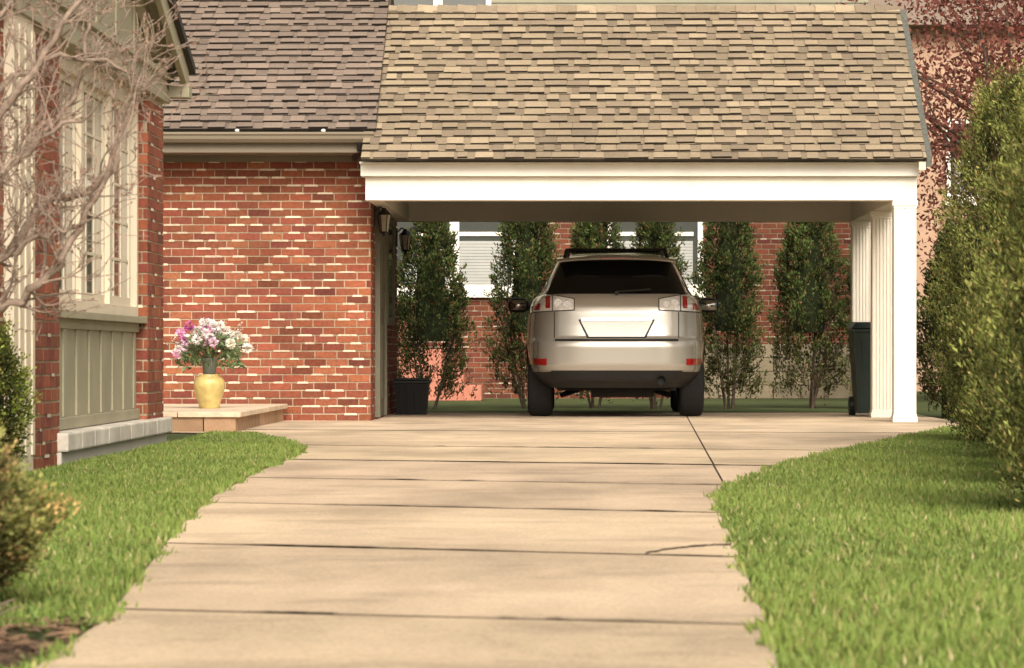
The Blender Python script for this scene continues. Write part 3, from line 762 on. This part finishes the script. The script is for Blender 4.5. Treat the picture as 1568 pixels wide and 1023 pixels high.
# ------------------------------------------------------------------ evergreens
def column(x,y,h,Rr,ncl,per,Lc,cols,seed,tmin=.0,dens_pow=1.,fade=0.,lob=1.):
    r=np.random.default_rng(seed)
    t=tmin+(1-tmin)*r.random(ncl)**dens_pow; a=r.uniform(0,2*np.pi,ncl)
    ph=r.uniform(0,6.28,4)
    b=(1-np.clip(t,0,1)**3.2*.85)*(.78+.22*np.minimum(1,t/.25))
    L_=(.15*np.sin(3*a+ph[0]+2*t)+.12*np.sin(7*a+ph[1]-5*t)+.11*np.sin(9*t*h+ph[2]+2*a))*lob
    rad=Rr*b*(1+L_)*r.uniform(.74,1.05,ncl)
    if fade>0: rad*=np.where(t<fade,.55+.6*r.random(ncl),1)
    c=np.stack([x+rad*np.cos(a),y+rad*np.sin(a),t*h*.95],1)
    out=np.stack([np.cos(a),np.sin(a),np.zeros(ncl)],1)
    ax=out*.50+np.array([0,0,.9])+r.normal(0,.16,(ncl,3)); ax/=np.linalg.norm(ax,axis=1,keepdims=True)
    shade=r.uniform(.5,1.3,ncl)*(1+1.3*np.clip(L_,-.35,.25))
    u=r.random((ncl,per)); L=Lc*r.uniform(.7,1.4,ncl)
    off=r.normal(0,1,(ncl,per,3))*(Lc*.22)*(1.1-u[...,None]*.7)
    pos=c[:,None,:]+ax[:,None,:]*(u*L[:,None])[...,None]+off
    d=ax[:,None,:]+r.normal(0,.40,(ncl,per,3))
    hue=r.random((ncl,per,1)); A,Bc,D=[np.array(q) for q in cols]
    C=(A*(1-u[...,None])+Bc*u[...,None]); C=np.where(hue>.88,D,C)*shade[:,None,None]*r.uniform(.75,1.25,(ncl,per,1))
    p=pos.reshape(-1,3); k=p[:,2]>.01
    return p[k],d.reshape(-1,3)[k],C.reshape(-1,3)[k]
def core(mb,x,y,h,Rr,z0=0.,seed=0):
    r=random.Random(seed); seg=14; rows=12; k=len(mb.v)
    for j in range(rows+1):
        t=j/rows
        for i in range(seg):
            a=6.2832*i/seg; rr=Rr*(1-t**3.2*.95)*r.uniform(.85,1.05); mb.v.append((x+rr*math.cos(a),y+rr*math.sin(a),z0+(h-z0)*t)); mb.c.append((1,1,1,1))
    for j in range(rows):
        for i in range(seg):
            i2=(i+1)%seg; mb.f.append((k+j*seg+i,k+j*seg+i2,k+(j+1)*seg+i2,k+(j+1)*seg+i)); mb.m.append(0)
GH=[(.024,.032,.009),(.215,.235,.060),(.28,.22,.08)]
HE=empty('arborvitae_hedge'); ps=[];cm=MB()
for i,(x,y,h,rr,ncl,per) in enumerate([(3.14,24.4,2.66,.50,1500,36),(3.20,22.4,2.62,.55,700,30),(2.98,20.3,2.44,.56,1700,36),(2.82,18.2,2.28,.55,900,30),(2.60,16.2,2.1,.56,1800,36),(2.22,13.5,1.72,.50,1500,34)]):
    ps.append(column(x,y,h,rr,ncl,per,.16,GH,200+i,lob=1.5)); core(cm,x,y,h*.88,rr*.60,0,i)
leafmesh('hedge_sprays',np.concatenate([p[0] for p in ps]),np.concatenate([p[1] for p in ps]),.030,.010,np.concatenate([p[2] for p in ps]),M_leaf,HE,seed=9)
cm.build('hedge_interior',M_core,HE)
GB=[(.022,.036,.010),(.10,.135,.038),(.18,.11,.045)]
def shrub(x,y,h,rr,seed,ncl=850,name='arborvitae_shrub',cols=GB,fade=.4,corez=.35,bare=True):
    E=empty(name,(0,0,0))
    p,d,c=column(x,y,h,rr,ncl,22,.14,cols,seed,tmin=.04,dens_pow=.78,fade=fade)
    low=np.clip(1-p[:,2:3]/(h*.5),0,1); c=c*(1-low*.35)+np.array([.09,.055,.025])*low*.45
    leafmesh('sprays',p,d,.045,.018,c,M_leaf,E,seed=seed)
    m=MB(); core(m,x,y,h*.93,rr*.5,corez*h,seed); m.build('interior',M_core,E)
    if bare:
        r=random.Random(seed); sp=[]
        for k in range(6):
            a=r.uniform(0,6.28); q=r.uniform(.3,.9)*rr; p0=(x+.05*math.cos(a),y+.05*math.sin(a),0)
            p1=(x+q*.6*math.cos(a),y+q*.6*math.sin(a),h*.2); p2=(x+q*math.cos(a),y+q*math.sin(a),h*.45); p3=(x+q*.8*math.cos(a),y+q*.8*math.sin(a),h*.75)
            sp.append([(p0,.016),(p1,.012),(p2,.009),(p3,.005)])
            for t in range(5):
                zz=r.uniform(.15,.5)*h; b=a+r.uniform(-1,1); s0=(x+q*.6*math.cos(a),y+q*.6*math.sin(a),zz); sp.append([(s0,.006),((s0[0]+.15*math.cos(b),s0[1]+.15*math.sin(b),zz+.12),.003)])
        curves('stems',sp,M_bark,E)
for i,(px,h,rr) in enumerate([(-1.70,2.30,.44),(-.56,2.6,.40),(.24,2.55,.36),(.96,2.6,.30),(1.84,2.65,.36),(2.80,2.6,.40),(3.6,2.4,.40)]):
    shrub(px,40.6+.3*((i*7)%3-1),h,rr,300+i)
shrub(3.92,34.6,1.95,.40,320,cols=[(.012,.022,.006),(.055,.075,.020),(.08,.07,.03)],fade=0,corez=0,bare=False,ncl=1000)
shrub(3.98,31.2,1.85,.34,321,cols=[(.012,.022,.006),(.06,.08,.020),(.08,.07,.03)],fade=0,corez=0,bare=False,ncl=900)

def dome_bush(name,x,y,h,rr,ncl,per,leaf,cols,seed,Lc=.07):
    E=empty(name); r=np.random.default_rng(seed)
    v=r.normal(size=(ncl,3)); v/=np.linalg.norm(v,axis=1,keepdims=True); v[:,2]=np.where(v[:,2]<-.75,-v[:,2],v[:,2])
    lump=1+.10*np.sin(5*v[:,0]*3+seed)+.09*np.sin(9*v[:,2]+3*v[:,1]*3)
    q=r.uniform(.78,1.04,ncl)*lump
    c=np.stack([x+v[:,0]*rr*q,y+v[:,1]*rr*q,h*.48+v[:,2]*h*.46*q],1)
    ax=v*.7+np.array([0,0,.6]); ax/=np.linalg.norm(ax,axis=1,keepdims=True)
    u=r.random((ncl,per)); pos=c[:,None]+ax[:,None]*(u*Lc)[...,None]+r.normal(0,Lc*.25,(ncl,per,3)); d=ax[:,None]+r.normal(0,.5,(ncl,per,3))
    A,Bc,D=[np.array(k) for k in cols]; C_=A*(1-u[...,None])+Bc*u[...,None]; C_=np.where(r.random((ncl,1,1))>.8,D,C_)*r.uniform(.6,1.3,(ncl,1,1))*r.uniform(.8,1.2,(ncl,per,1))
    C_=C_*np.clip(.55+(lump-1)*4.5,.3,1.15)[:,None,None]
    pos=pos.reshape(-1,3); k=pos[:,2]>.015
    leafmesh('leaves',pos[k],d.reshape(-1,3)[k],leaf,leaf*.5,C_.reshape(-1,3)[k],M_leaf,E,seed=seed)
    m=MB(); prof=[(rr*.3,0.0)]+[(rr*.66*math.cos(t),h*.45+h*.36*math.sin(t)) for t in np.linspace(-1.1,1.5,11)]; m.lathe(prof,x,y,18); m.build('interior',M_core,E)
dome_bush('yew_bush',-1.70,8.45,.46,.33,1900,26,.018,[(.05,.065,.018),(.36,.36,.11),(.66,.46,.19)],401,Lc=.06)
dome_bush('boxwood_bush',-2.90,16.6,.82,.19,900,20,.022,[(.04,.06,.012),(.26,.31,.06),(.28,.26,.07)],402)

# ------------------------------------------------------------------ bare tree, near left
def bare_tree():
    E=empty('bare_tree'); r=random.Random(17); sp=[]; buds=[];bd=[]
    def twig(p,d,L,rad,depth):
        n=6; pts=[(tuple(p),rad)]; q=Vector(p); dd=Vector(d).normalized()
        for i in range(n):
            dd=(dd+Vector((r.gauss(0,.17),r.gauss(0,.17),r.gauss(.05,.17)))).normalized(); q=q+dd*(L/n)
            rr=rad*(1-.7*(i+1)/n); pts.append((tuple(q),max(rr,.0017)))
            if depth>0 and r.random()<.52 and i>0:
                sd=(dd+Vector((r.gauss(0,.7),r.gauss(0,.7),r.gauss(.15,.6)))).normalized()
                twig(q,sd,L*r.uniform(.4,.75),rr*.65,depth-1)
            if r.random()<.30: buds.append(tuple(q)); bd.append(tuple(dd+Vector((r.gauss(0,.5),r.gauss(0,.5),r.gauss(0,.5)))))
        sp.append(pts)
    limbs=[
     [(-2.72,13.2,.70),(-2.35,13.1,.80),(-2.19,13.0,.835),(-2.04,12.95,.90),(-1.92,12.9,1.02),(-1.82,12.9,1.24),(-1.735,12.9,1.43)],
     [(-2.74,13.2,.85),(-2.3,13.2,.98),(-2.19,13.2,1.04),(-2.04,13.2,1.24),(-1.88,13.2,1.27),(-1.78,13.25,1.40),(-1.72,13.25,1.62)],
     [(-2.76,13.2,1.0),(-2.4,12.9,1.3),(-2.19,12.8,1.52),(-2.04,12.8,1.70),(-1.92,12.8,1.87),(-1.80,12.8,2.05)],
     [(-2.76,13.2,1.1),(-2.4,13.4,1.5),(-2.2,13.4,1.74),(-2.04,13.5,1.83),(-1.85,13.5,1.80),(-1.68,13.5,1.72)],
     [(-2.78,13.2,1.2),(-2.5,13.1,1.7),(-2.2,13.1,1.95),(-2.0,13.0,2.15)],
     [(-2.74,13.2,.9),(-2.35,12.7,1.05),(-2.2,12.6,1.22),(-2.08,12.6,1.36),(-1.93,12.6,1.48),(-1.80,12.6,1.52)],
     [(-2.74,13.2,1.0),(-2.3,13.6,1.35),(-2.15,13.6,1.50),(-2.02,13.6,1.62),(-1.95,13.6,1.82),(-1.93,13.6,2.0)],
     [(-2.72,13.2,.75),(-2.4,12.9,.92),(-2.15,12.9,1.02),(-1.99,12.9,1.10),(-1.88,12.9,1.13)],
    ]
    for li,l in enumerate(limbs):
        pts=[];m=len(l)
        for i in range(m-1):
            a,b=Vector(l[i]),Vector(l[i+1])
            for k in range(4):
                t=k/4; pts.append(a.lerp(b,t)+Vector((r.gauss(0,.008),r.gauss(0,.008),r.gauss(0,.008))))
        pts.append(Vector(l[-1])); N_=len(pts); r0=.024 if li in(0,1,2) else .018
        sp.append([(tuple(p),r0*(1-.68*i/N_)) for i,p in enumerate(pts)])
        for i in range(5,N_-1):
            for _ in (0,1):
                if r.random()<.50:
                    d=(pts[i+1]-pts[i]).normalized()+Vector((r.gauss(.1,.7),r.gauss(0,.7),r.gauss(.35,.6)))
                    twig(pts[i],d,r.uniform(.12,.36),r0*.36*(1-.5*i/N_),2)
        twig(pts[-1],pts[-1]-pts[-2],.3,r0*.25,1)
    sp.append([((-2.8,13.2,0),.07),((-2.78,13.2,.5),.055),((-2.76,13.2,1.0),.045),((-2.8,13.2,1.5),.035),((-2.9,13.2,2.4),.02)])
    curves('trunk_and_branches',sp,M_barkl,E)
    b=np.array(buds); d=np.array(bd); n=len(b)
    leafmesh('buds',b,d,.018,.009,np.array([.30,.18,.13])*(.6+.9*rng.random((n,1))),M_leaf,E,seed=4)
bare_tree()
r=random.Random(3); sp=[]
for k in range(6):
    x=-1.46+r.uniform(-.08,.08); y=8.1; pts=[((x-.05,y,.0),.003)]; a=r.uniform(-.2,1.0)
    for q in range(1,6): pts.append(((x-.05+.03*q*math.cos(a)+r.gauss(0,.008),y-.02*q,.022*q*(.5+a*.5)+r.gauss(0,.004)),.0022))
    sp.append(pts)
curves('dry_twigs',sp,M_barkl)

# ------------------------------------------------------------------ background trees
def big_tree(name,x,y,h,rr,z0,ncl,per,leaf,cols,seed,sparse=1.0,trunk=.16):
    E=empty(name); r=np.random.default_rng(seed)
    v=r.normal(size=(ncl,3)); v/=np.linalg.norm(v,axis=1,keepdims=True); q=r.random(ncl)**.45
    lump=1+.2*np.sin(4*v[:,0]+seed)*np.sin(5*v[:,2]+1)
    c=np.stack([x+v[:,0]*rr*q*lump,y+v[:,1]*rr*q*lump,(z0+h)/2+v[:,2]*(h-z0)/2*q*lump],1)
    off=r.normal(0,1,(ncl,per,3))*np.array([rr*.10,rr*.10,rr*.035])*sparse; pos=(c[:,None]+off).reshape(-1,3)
    d=r.normal(size=pos.shape)+np.array([0,0,-.3]); A,Bc=np.array(cols[0]),np.array(cols[1]); t=r.random((ncl,1,1))*.7+.3*r.random((ncl,per,1))
    leafmesh('leaves',pos,d,leaf,leaf*.45,(A*(1-t)+Bc*t).reshape(-1,3),M_leaf,E,seed=seed)
    rr2=random.Random(seed); sp=[[((x,y,0),trunk),((x+.1,y,z0*.6),trunk*.8),((x,y,z0+.2*(h-z0)),trunk*.6)]]
    for k in range(60):
        i=rr2.randrange(ncl); e=c[i]; zz=rr2.uniform(z0*.5,z0+.35*(h-z0)); m_=((x+e[0])/2+rr2.gauss(0,.2),(y+e[1])/2,(zz+e[2])/2+.2)
        sp.append([((x,y,zz),trunk*.3),(m_,trunk*.18),(tuple(e),trunk*.06)])
    curves('trunk_and_limbs',sp,M_bark,E)
RD=[(.085,.030,.025),(.27,.090,.065)]
big_tree('red_maple_tree',6.2,45,6.8,2.8,1.4,850,30,.085,RD,501)
big_tree('red_maple_tree',8.9,48,7.5,2.9,1.5,650,28,.09,RD,502)
BG=empty('background_trees'); P_=[];D_=[];C_=[]
r=np.random.default_rng(77)
for k in range(26):
    x=-34+k*2.9+r.normal(0,.6); y=78+r.uniform(-4,6); h=r.uniform(9,15); rr=r.uniform(2.2,3.4); ncl=150; v=r.normal(size=(ncl,3)); v/=np.linalg.norm(v,axis=1,keepdims=True); q=r.random(ncl)**.5
    c=np.stack([x+v[:,0]*rr*q,y+v[:,1]*rr*q,h*.52+v[:,2]*h*.48*q],1); pos=(c[:,None]+r.normal(0,.35,(ncl,14,3))).reshape(-1,3)
    b=[(.06,.09,.02),(.20,.21,.05),(.09,.11,.03),(.16,.08,.04)][k%4]; P_.append(pos); D_.append(r.normal(size=pos.shape)); C_.append(np.array(b)*r.uniform(.5,1.4,(ncl,1,1)).repeat(14,1).reshape(-1,1))
leafmesh('crowns',np.concatenate(P_),np.concatenate(D_),.42,.28,np.concatenate(C_),M_leaf,BG,seed=7)
sp=[[((-34+k*2.9,78,0),.25),((-34+k*2.9,78,7),.12)] for k in range(26)]; curves('trunks',sp,M_bark,BG)

# ------------------------------------------------------------------ light, sky, camera
az=R(168); el=R(36)
w=bpy.data.worlds.new('World'); scene.world=w; w.use_nodes=True; nt=w.node_tree
bg=nt.nodes['Background']; sky=nt.nodes.new('ShaderNodeTexSky'); sky.sky_type='NISHITA'; sky.sun_disc=False
sky.sun_elevation=el; sky.sun_rotation=az; sky.dust_density=6; sky.air_density=1.2; sky.ozone_density=.3
hs=nt.nodes.new('ShaderNodeHueSaturation'); hs.inputs['Saturation'].default_value=.2
mx=nt.nodes.new('ShaderNodeVectorMath'); mx.operation='MULTIPLY'; mx.inputs[1].default_value=(1.22,1.14,1.02)
nt.links.new(sky.outputs[0],hs.inputs['Color']); nt.links.new(hs.outputs[0],mx.inputs[0]); nt.links.new(mx.outputs[0],bg.inputs['Color']); bg.inputs['Strength'].default_value=.15
sl=bpy.data.lights.new('sun','SUN'); sl.energy=3.1; sl.angle=R(34); sl.color=(1,.935,.83)
so=bpy.data.objects.new('sun',sl); link(so); so.rotation_euler=Vector((math.sin(az)*math.cos(el),math.cos(az)*math.cos(el),math.sin(el))).to_track_quat('Z','Y').to_euler()
cam=bpy.data.cameras.new('camera'); co=bpy.data.objects.new('camera',cam); link(co)
co.location=(0,0,.645); co.rotation_euler=(R(90),0,0); cam.sensor_width=36; cam.lens=120
cam.shift_x=-.0612; cam.shift_y=.0201; cam.clip_end=3000; cam.clip_start=.05
cam.dof.use_dof=True; cam.dof.focus_distance=34; cam.dof.aperture_fstop=11
scene.camera=co
scene.view_settings.view_transform='Standard'; scene.view_settings.look='None'; scene.view_settings.exposure=0
